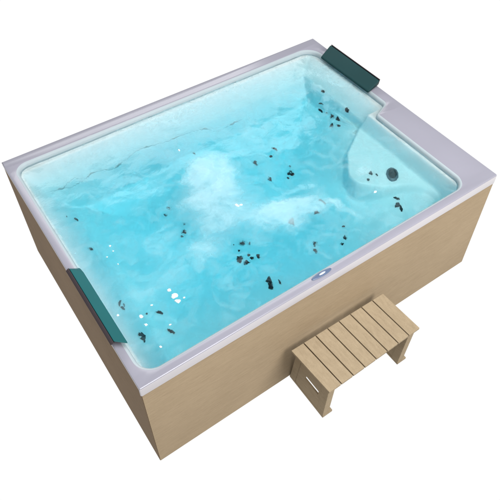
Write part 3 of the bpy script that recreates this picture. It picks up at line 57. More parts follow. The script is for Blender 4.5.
FOAM_GLINT=[[(0.3234,0.3411),(0.3236,0.3375),(0.3213,0.3337),(0.3167,0.3348),(0.3131,0.3369),(0.3079,0.3387),(0.3094,0.3435),(0.3081,0.3478),(0.3121,0.3496),(0.3159,0.3494),(0.319,0.3511),(0.3218,0.3488),(0.3231,0.3459),(0.3255,0.3435)],[(0.336,0.3016),(0.3335,0.2964),(0.3288,0.2919),(0.3209,0.2945),(0.3143,0.2928),(0.3071,0.2948),(0.3078,0.301),(0.3024,0.306),(0.3118,0.3081),(0.3111,0.3156),(0.3187,0.317),(0.3268,0.3167),(0.3326,0.3123),(0.3352,0.307)],[(0.3302,0.2674),(0.3252,0.2652),(0.3209,0.2633),(0.3154,0.2618),(0.3128,0.2683),(0.31,0.2714),(0.3112,0.2752),(0.3062,0.2814),(0.3109,0.284),(0.3154,0.2859),(0.32,0.2824),(0.3232,0.2801),(0.3274,0.2777),(0.3314,0.2729)],[(0.2241,0.3151),(0.2242,0.3126),(0.2209,0.314),(0.2191,0.3119),(0.2178,0.3151),(0.2147,0.3154),(0.2135,0.3176),(0.2147,0.3193),(0.2151,0.3214),(0.2179,0.3209),(0.2197,0.3203),(0.2218,0.3201),(0.223,0.3185),(0.2253,0.3168)],[(0.1663,0.2882),(0.1629,0.2866),(0.1595,0.2858),(0.1555,0.2861),(0.152,0.2892),(0.1504,0.2935),(0.1517,0.2968),(0.1518,0.3),(0.1532,0.3032),(0.1566,0.3041),(0.1605,0.3035),(0.1635,0.3001),(0.1653,0.2964),(0.1639,0.2932)],[(0.1625,0.2419),(0.1592,0.2428),(0.1571,0.2436),(0.1544,0.2413),(0.1512,0.2447),(0.1512,0.2482),(0.1517,0.2501),(0.1489,0.2546),(0.1512,0.2558),(0.1549,0.2528),(0.1577,0.254),(0.1609,0.2511),(0.1621,0.2475),(0.1615,0.2452)],[(0.242,0.1919),(0.2423,0.1901),(0.2399,0.189),(0.2367,0.1894),(0.2337,0.1882),(0.233,0.1905),(0.2296,0.191),(0.2311,0.1926),(0.2323,0.1935),(0.2331,0.1946),(0.2348,0.1965),(0.2374,0.195),(0.2388,0.1939),(0.2418,0.1935)],[(0.1612,0.1235),(0.1603,0.1214),(0.1583,0.1198),(0.1553,0.1219),(0.1526,0.1221),(0.1523,0.1247),(0.1512,0.1263),(0.1519,0.1278),(0.1506,0.1311),(0.1539,0.1303),(0.1562,0.1314),(0.1592,0.1306),(0.1599,0.1277),(0.16,0.1258)],[(0.0885,0.3529),(0.0866,0.3521),(0.0866,0.3489),(0.0837,0.3493),(0.0807,0.3495),(0.0784,0.3514),(0.0774,0.3538),(0.077,0.3563),(0.0786,0.3582),(0.0812,0.3586),(0.0834,0.36),(0.0865,0.3594),(0.0866,0.3561),(0.0875,0.3547)],[(1.44,0.2727),(1.4358,0.2707),(1.4331,0.2678),(1.4285,0.2692),(1.4244,0.2691),(1.4231,0.2716),(1.4196,0.2732),(1.4223,0.2757),(1.4252,0.277),(1.4266,0.2795),(1.4304,0.2807),(1.4354,0.2812),(1.4358,0.2776),(1.441,0.2761)],[(0.832,0.5758),(0.8289,0.5733),(0.8245,0.5744),(0.8209,0.5794),(0.8194,0.5848),(0.8174,0.5894),(0.8171,0.5943),(0.8191,0.5974),(0.8231,0.5954),(0.826,0.5994),(0.8293,0.5941),(0.8297,0.5889),(0.8319,0.5853),(0.8305,0.5826)],[(0.8498,0.5739),(0.8468,0.5733),(0.8451,0.5705),(0.8409,0.5718),(0.839,0.5756),(0.8342,0.5772),(0.8343,0.5804),(0.8364,0.5821),(0.8358,0.5861),(0.8411,0.5826),(0.8437,0.5836),(0.8473,0.5823),(0.8477,0.5791),(0.8502,0.5765)],[(0.7957,1.0744),(0.7929,1.0762),(0.7905,1.0726),(0.7878,1.0754),(0.7885,1.0808),(0.7859,1.0841),(0.7879,1.0866),(0.7899,1.0872),(0.7911,1.0889),(0.7934,1.0911),(0.7952,1.0877),(0.7968,1.0847),(0.7958,1.0815),(0.7956,1.0789)],[(0.3545,0.2717),(0.3524,0.271),(0.3506,0.2707),(0.3487,0.2693),(0.3467,0.2708),(0.345,0.2724),(0.3441,0.2744),(0.3453,0.276),(0.3468,0.2767),(0.3483,0.2768),(0.3499,0.2781),(0.3521,0.2774),(0.3542,0.2758),(0.355,0.2737)],[(0.2189,0.667),(0.2163,0.6676),(0.2154,0.6666),(0.2139,0.6665),(0.2124,0.6675),(0.2113,0.669),(0.212,0.6706),(0.2114,0.6722),(0.2129,0.6725),(0.2138,0.6734),(0.2152,0.6726),(0.2165,0.672),(0.218,0.6709),(0.2179,0.6693)],[(0.1825,0.6537),(0.1808,0.6526),(0.1796,0.6517),(0.1781,0.651),(0.1761,0.6506),(0.1758,0.6528),(0.1734,0.6533),(0.1751,0.6548),(0.1735,0.657),(0.1763,0.6568),(0.1775,0.6587),(0.1789,0.6565),(0.1809,0.6567),(0.1812,0.6551)],[(0.2186,0.7004),(0.2173,0.6998),(0.2158,0.697),(0.2141,0.6993),(0.2129,0.7013),(0.2123,0.7036),(0.2124,0.7059),(0.2129,0.7084),(0.2148,0.7089),(0.2165,0.7079),(0.2184,0.7082),(0.2212,0.7072),(0.2214,0.7038),(0.2211,0.7009)],[(0.2022,0.588),(0.2015,0.5863),(0.2002,0.5887),(0.1986,0.5883),(0.1987,0.5908),(0.1974,0.5925),(0.1979,0.5942),(0.1982,0.5961),(0.1999,0.5945),(0.201,0.5958),(0.2025,0.5948),(0.2022,0.5921),(0.2037,0.5904),(0.2027,0.5892)]]
REFL=[[[(0.1371,1.276,0.5393),(0.1369,1.2757,0.5389)],[(0.146,1.2761,0.536),(0.1456,1.2755,0.535)],[(0.156,1.2771,0.5375),(0.1554,1.2763,0.5358)],[(0.1631,1.2741,0.5311),(0.1625,1.2734,0.5294)],[(0.1728,1.2745,0.5319),(0.1722,1.2738,0.5303)],[(0.1828,1.2736,0.5298),(0.1818,1.2722,0.5269)],[(0.1949,1.2753,0.5336),(0.1918,1.2712,0.5246)],[(0.2037,1.2726,0.5278),(0.1998,1.2674,0.5163)],[(0.2134,1.2711,0.5243),(0.2105,1.2671,0.5157)],[(0.2215,1.2746,0.5321),(0.2196,1.272,0.5265)],[(0.2273,1.275,0.5331),(0.2265,1.274,0.5309)],[(0.2342,1.277,0.5375),(0.2336,1.2763,0.5358)],[(0.2428,1.2815,0.5456),(0.2421,1.2804,0.5443)],[(0.2511,1.2795,0.5428),(0.2505,1.2787,0.5411)],[(0.2631,1.2834,0.548),(0.2625,1.2824,0.5467)],[(0.2727,1.2834,0.548),(0.2721,1.2824,0.5467)],[(0.2846,1.287,0.5524),(0.2839,1.2859,0.5511)],[(0.2886,1.2801,0.5439),(0.288,1.2793,0.5423)],[(0.2966,1.2796,0.5431),(0.296,1.2788,0.5414)],[(0.3022,1.276,0.5351),(0.3016,1.2752,0.5334)],[(0.3095,1.2746,0.5321),(0.3089,1.2738,0.5304)],[(0.3147,1.2723,0.5271),(0.3141,1.2715,0.5254)],[(0.3208,1.2711,0.5244),(0.3202,1.2703,0.5227)],[(0.3278,1.2711,0.5245),(0.3272,1.2704,0.5228)],[(0.3323,1.2678,0.5172),(0.3317,1.267,0.5155)],[(0.3434,1.2733,0.5292),(0.3416,1.2709,0.5239)],[(0.3505,1.2734,0.5296),(0.3474,1.2693,0.5205)],[(0.361,1.2781,0.5397),(0.3572,1.2729,0.5284)],[(0.3686,1.2789,0.5416),(0.3648,1.2737,0.5301)],[(0.3766,1.2783,0.5402),(0.3736,1.2742,0.5312)],[(0.3851,1.2783,0.5402),(0.3837,1.2764,0.536)],[(0.3916,1.2755,0.5341),(0.391,1.2747,0.5324)],[(0.4016,1.2776,0.5386),(0.401,1.2768,0.5369)],[(0.4094,1.2747,0.5324),(0.4088,1.2739,0.5306)],[(0.4209,1.2767,0.5366),(0.4203,1.2759,0.5349)],[(0.4283,1.2732,0.5291),(0.4277,1.2724,0.5273)],[(0.4394,1.2746,0.5321),(0.4388,1.2738,0.5304)],[(0.4448,1.2703,0.5227),(0.4442,1.2695,0.5209)],[(0.4538,1.2708,0.5237),(0.4532,1.27,0.5219)],[(0.4588,1.2658,0.5128),(0.4582,1.265,0.5111)],[(0.4678,1.2663,0.5139),(0.4673,1.2656,0.5122)],[(0.4747,1.2639,0.5085),(0.4741,1.2631,0.5068)],[(0.4853,1.2664,0.5141),(0.4847,1.2656,0.5123)],[(0.4932,1.2653,0.5117),(0.4926,1.2645,0.5099)],[(0.5039,1.2679,0.5174),(0.5019,1.2652,0.5113)],[(0.5118,1.2687,0.5191),(0.5085,1.2643,0.5094)],[(0.5205,1.2706,0.5234),(0.5166,1.2653,0.5116)],[(0.5295,1.2729,0.5284),(0.5256,1.2677,0.5168)],[(0.5359,1.2717,0.5256),(0.5328,1.2674,0.5163)],[(0.545,1.2741,0.5309),(0.5432,1.2716,0.5254)],[(0.5502,1.271,0.5242),(0.5496,1.2702,0.5225)],[(0.5596,1.2738,0.5304),(0.5592,1.2733,0.5292)],[(0.5666,1.2733,0.5292),(0.5664,1.273,0.5286)]],[[(0.2124,1.2698,0.5214),(0.2114,1.2685,0.5186)],[(0.2233,1.2697,0.5213),(0.2228,1.269,0.5199)],[(0.2322,1.267,0.5155),(0.2316,1.2663,0.5138)],[(0.2417,1.2652,0.5114),(0.2411,1.2644,0.5097)],[(0.2507,1.2626,0.5056),(0.2501,1.2618,0.504)],[(0.2628,1.2659,0.5129),(0.2622,1.2651,0.5112)],[(0.271,1.2639,0.5086),(0.2704,1.2631,0.5069)],[(0.2827,1.2666,0.5146),(0.2821,1.2658,0.5129)],[(0.2913,1.2652,0.5114),(0.2907,1.2644,0.5097)],[(0.3018,1.2681,0.5178),(0.3013,1.2673,0.5161)],[(0.3084,1.2657,0.5126),(0.3078,1.265,0.5109)],[(0.3184,1.268,0.5175),(0.3181,1.2675,0.5164)],[(0.3263,1.2673,0.5159),(0.3261,1.267,0.5154)]],[[(0.5663,1.2729,0.5283),(0.5661,1.2726,0.5277)],[(0.579,1.2761,0.5353),(0.5786,1.2755,0.5342)],[(0.5924,1.2802,0.544),(0.5917,1.2793,0.5423)],[(0.6035,1.2813,0.5454),(0.6028,1.2802,0.544)],[(0.6171,1.2862,0.5515),(0.6164,1.2851,0.5501)],[(0.6284,1.2875,0.5532),(0.6277,1.2864,0.5518)],[(0.6403,1.2898,0.5559),(0.6396,1.2887,0.5546)],[(0.6497,1.288,0.5538),(0.649,1.2869,0.5524)],[(0.6615,1.29,0.5562),(0.6608,1.2889,0.5549)],[(0.6705,1.2899,0.5561),(0.6698,1.2888,0.5547)],[(0.68,1.2905,0.5569),(0.6793,1.2894,0.5555)],[(0.6879,1.2886,0.5544),(0.6855,1.2849,0.5498)],[(0.6992,1.292,0.5587),(0.6951,1.2856,0.5507)],[(0.7133,1.2878,0.5535),(0.7089,1.2809,0.5449)],[(0.7297,1.2872,0.5527),(0.7285,1.2853,0.5504)],[(0.7428,1.2812,0.5452),(0.7421,1.2801,0.5439)],[(0.7598,1.2812,0.5452),(0.759,1.2801,0.5438)],[(0.7777,1.2801,0.5439),(0.777,1.2792,0.5422)],[(0.7937,1.2764,0.5361),(0.7931,1.2756,0.5343)],[(0.8132,1.2775,0.5384),(0.8126,1.2766,0.5365)],[(0.8287,1.2729,0.5283),(0.8281,1.272,0.5264)],[(0.848,1.2756,0.5343),(0.8474,1.2748,0.5324)],[(0.8657,1.276,0.5351),(0.8623,1.2712,0.5246)],[(0.8839,1.277,0.5373),(0.8801,1.2716,0.5256)],[(0.9013,1.2767,0.5368),(0.9002,1.2752,0.5334)],[(0.9148,1.2732,0.5289),(0.9142,1.2723,0.5271)],[(0.9325,1.2755,0.5342),(0.9319,1.2747,0.5323)],[(0.9471,1.2734,0.5295),(0.9465,1.2726,0.5276)],[(0.9626,1.2723,0.5271),(0.962,1.2715,0.5252)],[(0.9767,1.2739,0.5305),(0.9761,1.273,0.5286)],[(0.9875,1.2708,0.5238),(0.9869,1.27,0.5219)],[(1.0003,1.2704,0.5228),(0.9997,1.2695,0.521)],[(1.0118,1.268,0.5176),(1.0111,1.2672,0.5157)],[(1.0254,1.2688,0.5192),(1.0248,1.2679,0.5173)],[(1.0361,1.2651,0.5113),(1.0336,1.2616,0.5036)],[(1.0506,1.267,0.5155),(1.0466,1.2614,0.503)],[(1.0616,1.2637,0.5082),(1.0578,1.2584,0.4965)],[(1.0697,1.2587,0.4972),(1.0676,1.2558,0.4907)],[(1.0764,1.2516,0.4815),(1.0758,1.2507,0.4796)],[(1.0869,1.2499,0.4778),(1.0863,1.249,0.4759)],[(1.0946,1.2442,0.4651),(1.094,1.2433,0.4632)],[(1.1036,1.2426,0.4616),(1.103,1.2417,0.4597)],[(1.111,1.2388,0.4533),(1.1104,1.2379,0.4514)],[(1.1215,1.2393,0.4544),(1.1209,1.2384,0.4525)],[(1.1284,1.2346,0.4441),(1.1278,1.2337,0.4422)],[(1.1429,1.2383,0.4522),(1.1423,1.2374,0.4502)],[(1.1534,1.2363,0.4478),(1.1528,1.2354,0.4459)],[(1.1681,1.2402,0.4564),(1.1675,1.2393,0.4545)],[(1.1791,1.2388,0.4534),(1.1785,1.2379,0.4515)],[(1.1914,1.2417,0.4597),(1.1908,1.2408,0.4577)],[(1.1998,1.2389,0.4535),(1.1992,1.238,0.4516)],[(1.2132,1.2433,0.4633),(1.2108,1.2398,0.4556)],[(1.2224,1.2416,0.4595),(1.2186,1.2362,0.4477)],[(1.2418,1.2446,0.466),(1.238,1.2391,0.454)],[(1.2564,1.2405,0.4572),(1.2551,1.2387,0.4532)],[(1.2742,1.241,0.4582),(1.2738,1.2404,0.4569)],[(1.2915,1.2407,0.4574),(1.2913,1.2404,0.4568)]]]
# ------------------------------------------------------------------ helpers
import random
from mathutils import Vector, noise
L,W=2.0,1.4883
sc=bpy.context.scene
COL=sc.collection
def obj(name,verts,faces,mat,parent=None,smooth=True,loc=None):
    me=bpy.data.meshes.new(name);me.from_pydata([tuple(v) for v in verts],[],faces)
    bm=bmesh.new();bm.from_mesh(me);bmesh.ops.recalc_face_normals(bm,faces=bm.faces);bm.to_mesh(me);bm.free()
    if smooth:
        for p in me.polygons:p.use_smooth=True
    me.materials.append(mat)
    o=bpy.data.objects.new(name,me);COL.objects.link(o)
    if parent: o.parent=parent
    return o
def from_bm(name,bm,mat,parent=None,smooth=False,angle=None):
    bmesh.ops.recalc_face_normals(bm,faces=bm.faces)
    me=bpy.data.meshes.new(name);bm.to_mesh(me);bm.free();me.materials.append(mat)
    if smooth:
        for p in me.polygons:p.use_smooth=True
        if angle: me.set_sharp_from_angle(angle=math.radians(angle))
    o=bpy.data.objects.new(name,me);COL.objects.link(o)
    if parent:o.parent=parent
    return o
def empty(name,label,cat,loc=(0,0,0),rz=0,group=None):
    o=bpy.data.objects.new(name,None);COL.objects.link(o);o.location=loc;o.rotation_euler=(0,0,rz)
    o['label']=label;o['category']=cat
    if group:o['group']=group
    return o
def prism(bm,poly,z0,z1,bev=0.0):
    """vertical prism from a plan polygon"""
    b=[bm.verts.new((x,y,z0)) for x,y in poly];t=[bm.verts.new((x,y,z1)) for x,y in poly]
    n=len(poly)
    fs=[bm.faces.new(b[::-1]),bm.faces.new(t)]
    for i in range(n):fs.append(bm.faces.new((b[i],b[(i+1)%n],t[(i+1)%n],t[i])))
    if bev>0:
        es=set(e for f in fs for e in f.edges)
        bmesh.ops.bevel(bm,geom=list(es),offset=bev,segments=2,affect='EDGES',profile=.5)
def offs(poly,d):
    """offset closed outline: positive = outwards (counter-clockwise polygon)"""
    out=[];n=len(poly)
    for i in range(n):
        a=poly[i-1];b=poly[(i+1)%n];dx,dy=b[0]-a[0],b[1]-a[1];l=math.hypot(dx,dy) or 1
        out.append((poly[i][0]+dy/l*d,poly[i][1]-dx/l*d))
    return out
def resample(poly,step=.02):
    out=[]
    for i,p in enumerate(poly):
        q=poly[(i+1)%len(poly)];l=math.dist(p,q);n=max(1,int(l/step))
        if l<1e-6: continue
        for k in range(n):out.append((p[0]+(q[0]-p[0])*k/n,p[1]+(q[1]-p[1])*k/n))
    return out
# ------------------------------------------------------------------ materials
def mat(name):
    m=bpy.data.materials.new(name);m.use_nodes=True;nt=m.node_tree;b=nt.nodes['Principled BSDF'];return m,nt,b
def N(nt,t,**k):
    n=nt.nodes.new(t)
    for a,v in k.items():
        if a.startswith('_'): n.inputs[a[1:].replace('_',' ')].default_value=v
        else: setattr(n,a,v)
    return n
def ramp(nt,src,stops):
    r=nt.nodes.new('ShaderNodeValToRGB');e=r.color_ramp.elements
    while len(e)<len(stops):e.new(.5)
    for i,(p,c) in enumerate(stops):e[i].position=p;e[i].color=(*c,1) if len(c)==3 else c
    nt.links.new(src,r.inputs[0]);return r
def wood(name,c0,c1,scale,rough=.6,bump=.15,gscale=1.0):
    m,nt,b=mat(name);lk=nt.links.new
    tc=N(nt,'ShaderNodeTexCoord')
    mp=N(nt,'ShaderNodeMapping');mp.inputs['Scale'].default_value=scale;lk(tc.outputs['Object'],mp.inputs[0])
    n1=N(nt,'ShaderNodeTexNoise',_Scale=14*gscale,_Detail=8.0,_Roughness=.62,_Distortion=.35);lk(mp.outputs[0],n1.inputs['Vector'])
    n2=N(nt,'ShaderNodeTexNoise',_Scale=90*gscale,_Detail=4.0,_Roughness=.7);lk(mp.outputs[0],n2.inputs['Vector'])
    n3=N(nt,'ShaderNodeTexNoise',_Scale=1.7,_Detail=3.0);lk(tc.outputs['Object'],n3.inputs['Vector'])
    a=N(nt,'ShaderNodeMath',operation='MULTIPLY');a.inputs[1].default_value=.45;lk(n2.outputs[0],a.inputs[0])
    s=N(nt,'ShaderNodeMath',operation='MULTIPLY_ADD');s.inputs[1].default_value=.45;lk(n1.outputs[0],s.inputs[0]);lk(a.outputs[0],s.inputs[2])
    s2=N(nt,'ShaderNodeMath',operation='MULTIPLY_ADD');s2.inputs[1].default_value=.25;lk(n3.outputs[0],s2.inputs[0]);lk(s.outputs[0],s2.inputs[2])
    r=ramp(nt,s2.outputs[0],[(.40,c0),(.70,c1)])
    lk(r.outputs[0],b.inputs['Base Color']);b.inputs['Roughness'].default_value=rough;b.inputs['Specular IOR Level'].default_value=.02
    bp=N(nt,'ShaderNodeBump',_Strength=bump,_Distance=.002);lk(s.outputs[0],bp.inputs['Height']);lk(bp.outputs[0],b.inputs['Normal'])
    return m
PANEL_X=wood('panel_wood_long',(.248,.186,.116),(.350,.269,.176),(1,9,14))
PANEL_Y_SHADED=wood('panel_wood_shaded',(.170,.112,.062),(.265,.182,.108),(9,1,9))  # same wood, darkened: shade of the short side put into its colour
DECK=wood('step_composite',(.235,.180,.115),(.340,.268,.178),(4,1,4),.65,.2,1.5)
def acrylic(name,c,rough,var=.03,coat=0.0):
    m,nt,b=mat(name);lk=nt.links.new
    tc=N(nt,'ShaderNodeTexCoord');n=N(nt,'ShaderNodeTexNoise',_Scale=2.2,_Detail=4.0);lk(tc.outputs['Object'],n.inputs['Vector'])
    r=ramp(nt,n.outputs[0],[(.3,tuple(x*(1-var) for x in c)),(.7,tuple(min(1,x*(1+var)) for x in c))])
    lk(r.outputs[0],b.inputs['Base Color']);b.inputs['Roughness'].default_value=rough;b.inputs['Coat Weight'].default_value=coat
    n2=N(nt,'ShaderNodeTexNoise',_Scale=9,_Detail=3.0);lk(tc.outputs['Object'],n2.inputs['Vector'])
    r2=ramp(nt,n2.outputs[0],[(.3,(rough*.95,)*3),(.7,(rough*1.06,)*3)]);lk(r2.outputs[0],b.inputs['Roughness'])
    return m
RIM=acrylic('rim_acrylic',(.268,.260,.305),.22,.04)
LIP=acrylic('lip_acrylic',(.43,.41,.425),.3)
SHELL=acrylic('shell_acrylic',(.76,.80,.78),.4,.02)
REFLM=acrylic('reflection_grey',(.34,.42,.42),.5)
EDGE=acrylic('edge_acrylic',(.34,.39,.41),.6,.02)
PIL=acrylic('pillow_skin',(.008,.040,.042),.6,.12)
PIL2=acrylic('pillow_skin_teal',(.009,.095,.100),.5,.15)
PBACK=acrylic('pillow_backing',(.022,.013,.016),.5,.1)
JET=acrylic('jet_plastic',(.002,.016,.019),.45,.3)
DRAIN=acrylic('drain_plastic',(.055,.085,.10),.4,.2)
CTRL=acrylic('keypad_blue',(.10,.14,.23),.25,.2)
LCD=acrylic('keypad_display',(.50,.54,.60),.15,.02)
# water: clear refracting body with a cyan absorption, aerated pale plumes and a painted back reflection at the surface
def water_mat():
    m=bpy.data.materials.new('spa_water');m.use_nodes=True;nt=m.node_tree;nt.nodes.clear();lk=nt.links.new
    out=N(nt,'ShaderNodeOutputMaterial')
    tc=N(nt,'ShaderNodeTexCoord');P=tc.outputs['Object']
    # warped coordinates
    nw=N(nt,'ShaderNodeTexNoise',_Scale=3.2,_Detail=9.0,_Roughness=.64);lk(P,nw.inputs['Vector'])
    sub=N(nt,'ShaderNodeVectorMath',operation='SUBTRACT');sub.inputs[1].default_value=(.5,.5,.5);lk(nw.outputs['Color'],sub.inputs[0])
    scl=N(nt,'ShaderNodeVectorMath',operation='SCALE');scl.inputs['Scale'].default_value=.32;lk(sub.outputs[0],scl.inputs[0])
    wp=N(nt,'ShaderNodeVectorMath',operation='ADD');lk(P,wp.inputs[0]);lk(scl.outputs[0],wp.inputs[1])
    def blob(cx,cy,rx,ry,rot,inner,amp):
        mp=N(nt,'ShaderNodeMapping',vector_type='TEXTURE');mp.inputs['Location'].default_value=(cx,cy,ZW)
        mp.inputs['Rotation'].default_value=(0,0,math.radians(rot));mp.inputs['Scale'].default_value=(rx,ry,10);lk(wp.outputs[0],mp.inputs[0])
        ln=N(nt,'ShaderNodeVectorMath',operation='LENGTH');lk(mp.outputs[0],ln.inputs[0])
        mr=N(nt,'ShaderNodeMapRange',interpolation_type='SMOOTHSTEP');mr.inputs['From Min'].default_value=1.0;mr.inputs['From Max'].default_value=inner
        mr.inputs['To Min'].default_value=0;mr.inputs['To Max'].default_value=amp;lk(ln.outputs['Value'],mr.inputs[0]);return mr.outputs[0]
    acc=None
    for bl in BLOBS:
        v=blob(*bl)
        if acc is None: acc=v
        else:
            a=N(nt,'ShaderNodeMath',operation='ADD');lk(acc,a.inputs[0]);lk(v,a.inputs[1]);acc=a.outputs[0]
    # fine texture in the pale blobs
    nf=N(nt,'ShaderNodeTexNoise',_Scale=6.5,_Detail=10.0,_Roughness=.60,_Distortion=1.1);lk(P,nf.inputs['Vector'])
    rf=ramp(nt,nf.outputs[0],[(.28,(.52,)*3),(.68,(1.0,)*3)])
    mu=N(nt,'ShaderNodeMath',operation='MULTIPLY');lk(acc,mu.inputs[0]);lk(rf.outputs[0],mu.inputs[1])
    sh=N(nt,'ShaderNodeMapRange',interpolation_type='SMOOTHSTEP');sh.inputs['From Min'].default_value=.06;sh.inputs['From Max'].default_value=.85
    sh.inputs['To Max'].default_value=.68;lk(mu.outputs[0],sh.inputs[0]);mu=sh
    # faint wisps everywhere
    ns=N(nt,'ShaderNodeTexNoise',_Scale=6.0,_Detail=9.0,_Roughness=.6,_Distortion=2.0);lk(wp.outputs[0],ns.inputs['Vector'])
    rs=ramp(nt,ns.outputs[0],[(.46,(0,)*3),(.68,(.18,)*3)])
    ad=N(nt,'ShaderNodeMath',operation='ADD',use_clamp=True);lk(mu.outputs[0],ad.inputs[0]);lk(rs.outputs[0],ad.inputs[1])
    # bump ripples
    nb=N(nt,'ShaderNodeTexNoise',_Scale=11.0,_Detail=5.0,_Roughness=.55,_Distortion=.8);lk(P,nb.inputs['Vector'])
    bp=N(nt,'ShaderNodeBump',_Strength=.20,_Distance=.010);lk(nb.outputs[0],bp.inputs['Height'])
    g=N(nt,'ShaderNodeBsdfGlass',_IOR=1.33,_Roughness=.0);lk(bp.outputs[0],g.inputs['Normal'])
    d=N(nt,'ShaderNodeBsdfDiffuse');d.inputs['Color'].default_value=(.52,.70,.74,1);lk(bp.outputs[0],d.inputs['Normal'])
    t=N(nt,'ShaderNodeBsdfTranslucent');t.inputs['Color'].default_value=(.70,.93,.97,1)
    m1=N(nt,'ShaderNodeMixShader');m1.inputs[0].default_value=.35;lk(d.outputs[0],m1.inputs[1]);lk(t.outputs[0],m1.inputs[2])
    m2=N(nt,'ShaderNodeMixShader');lk(ad.outputs[0],m2.inputs[0]);lk(g.outputs[0],m2.inputs[1]);lk(m1.outputs[0],m2.inputs[2])
    lk(m2.outputs[0],out.inputs['Surface'])
    va=N(nt,'ShaderNodeVolumeAbsorption');va.inputs['Color'].default_value=(.10,.86,.955,1);va.inputs['Density'].default_value=ABS
    lk(va.outputs[0],out.inputs['Volume'])
    return m
ABS=2.35
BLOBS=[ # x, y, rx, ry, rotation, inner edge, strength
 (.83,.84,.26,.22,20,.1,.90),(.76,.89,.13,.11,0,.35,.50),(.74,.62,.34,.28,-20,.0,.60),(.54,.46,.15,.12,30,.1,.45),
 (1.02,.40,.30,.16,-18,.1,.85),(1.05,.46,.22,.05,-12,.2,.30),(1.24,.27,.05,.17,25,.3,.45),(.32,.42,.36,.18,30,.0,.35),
 (.95,1.46,1.35,.42,0,.0,.62),(.02,.75,.24,1.0,0,.0,.42),(.85,.60,.55,.42,0,.0,.22),(.38,.62,.18,.10,40,.1,.35),(1.45,.42,.07,.03,40,.3,.5),(1.28,1.0,.35,.08,15,.0,.35),(1.90,1.08,.20,.42,0,.2,.55),(1.80,.35,.12,.35,10,.1,.40)]  # the widest blob, along the back, paints in the water's glancing reflection
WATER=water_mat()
_b=JET.node_tree.nodes['Principled BSDF'];_b.inputs['Specular IOR Level'].default_value=.08
FOAM_GLINTM=acrylic('foam_glint_white',(.62,.72,.75),.6)
for _m in (PIL,PIL2):
    _b=_m.node_tree.nodes['Principled BSDF'];_b.inputs['Specular IOR Level'].default_value=.18
# ------------------------------------------------------------------ floor (seamless white sheet, glow added to keep it white and shadowless)
fm=bpy.data.materials.new('glow_floor');fm.use_nodes=True;nt=fm.node_tree;nt.nodes.clear()
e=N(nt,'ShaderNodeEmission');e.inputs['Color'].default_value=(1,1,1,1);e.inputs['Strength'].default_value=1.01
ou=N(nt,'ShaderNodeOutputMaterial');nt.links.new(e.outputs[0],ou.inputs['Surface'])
fl=obj('floor',[(-30,-30,0),(32,-30,0),(32,32,0),(-30,32,0)],[(0,1,2,3)],fm,smooth=False)
fl['kind']='structure'
# ------------------------------------------------------------------ the tub
tub=empty('hot_tub','large rectangular whirlpool tub clad in pale wood panels with lilac white rim','hot tub',(L/2,W/2,0))
def T(o):   # keep world coordinates while parenting to the tub's base
    o.parent=tub;o.matrix_parent_inverse=tub_inv;return o
bpy.context.view_layer.update();tub_inv=tub.matrix_world.inverted()
# cabinet panels (hollow cabinet of four boards, mitred)
TH=.022
ztF=H-.060;ztS=H-.012
def panel(pa,pb,qa,qb,zt,m):
    bm=bmesh.new();prism(bm,[pa,pb,qb,qa],0.0005,zt,.0012);return T(from_bm('side_panel',bm,m))
x0,x1,y0,y1=.002,L-.003,.003,W-.004
i=TH;g=.0008
panel((x0+g,y0),(x1-g,y0),(x0+i+g,y0+i),(x1-i-g,y0+i),ztF,PANEL_X)['label']='long front side panel'
panel((x0,y1-g),(x0,y0+g),(x0+i,y1-i-g),(x0+i,y0+i+g),ztS,PANEL_Y_SHADED)
panel((x1,y0+g),(x1,y1-g),(x1-i,y0+i+g),(x1-i,y1-i-g),ztF,PANEL_Y_SHADED)
panel((x1-g,y1),(x0+g,y1),(x1-i-g,y1-i),(x0+i+g,y1-i),ztS,PANEL_X)
# rim: flat top with bevelled outer and inner edges
OUT=resample(rrpoly([(0,0),(L,0),(L,W),(0,W)],[.005,.009,.005,.003],6),.05)
INN=resample(INNER,.025)
def ring(name,loops,m,close_top=None):
    n=len(loops[0]);v=[p for l in loops for p in l];f=[]
    for k in range(len(loops)-1):
        for j in range(n):
            f.append((k*n+j,k*n+(j+1)%n,(k+1)*n+(j+1)%n,(k+1)*n+j))
    return v,f
def L3(poly,z):return [(x,y,z) for x,y in poly]
bm=bmesh.new()
EW=.013
R_=.004
outl=[(offs(OUT,0),H-R_),(offs(OUT,-R_*.3),H-R_*.3),(offs(OUT,-R_),H)]
RI=.010
innl=[(offs(INN,EW+.002),H),(offs(INN,EW),H-.0012)]
wall=[(offs(INN,EW),H-.0012),(offs(INN,.008),H-.0025),(offs(INN,.003),H-.006),(INN,H-.012),(offs(INN,-.003),H-.03),(offs(INN,-.004),H-.05),(offs(INN,-.0045),H-.08)]
def add_ring(bm,loops):
    vs=[[bm.verts.new((x,y,z)) for x,y in p] for p,z in loops];n=len(vs[0])
    for a,b in zip(vs,vs[1:]):
        for j in range(n):bm.faces.new((a[j],a[(j+1)%n],b[(j+1)%n],b[j]))
    return vs
vo=add_ring(bm,outl);vi=add_ring(bm,innl)
from mathutils.geometry import tessellate_polygon
lo_,li_=vo[-1],vi[0][::-1]
allv=lo_+li_
for tri in tessellate_polygon([[v.co.copy() for v in lo_],[v.co.copy() for v in li_]]):
    try: bm.faces.new([allv[k] for k in tri])
    except ValueError: pass
for f in bm.faces:f.smooth=True
rim=T(from_bm('rim',bm,RIM,None,True,40))
bm=bmesh.new();add_ring(bm,wall);T(from_bm('basin_edge',bm,EDGE,None,True,60))
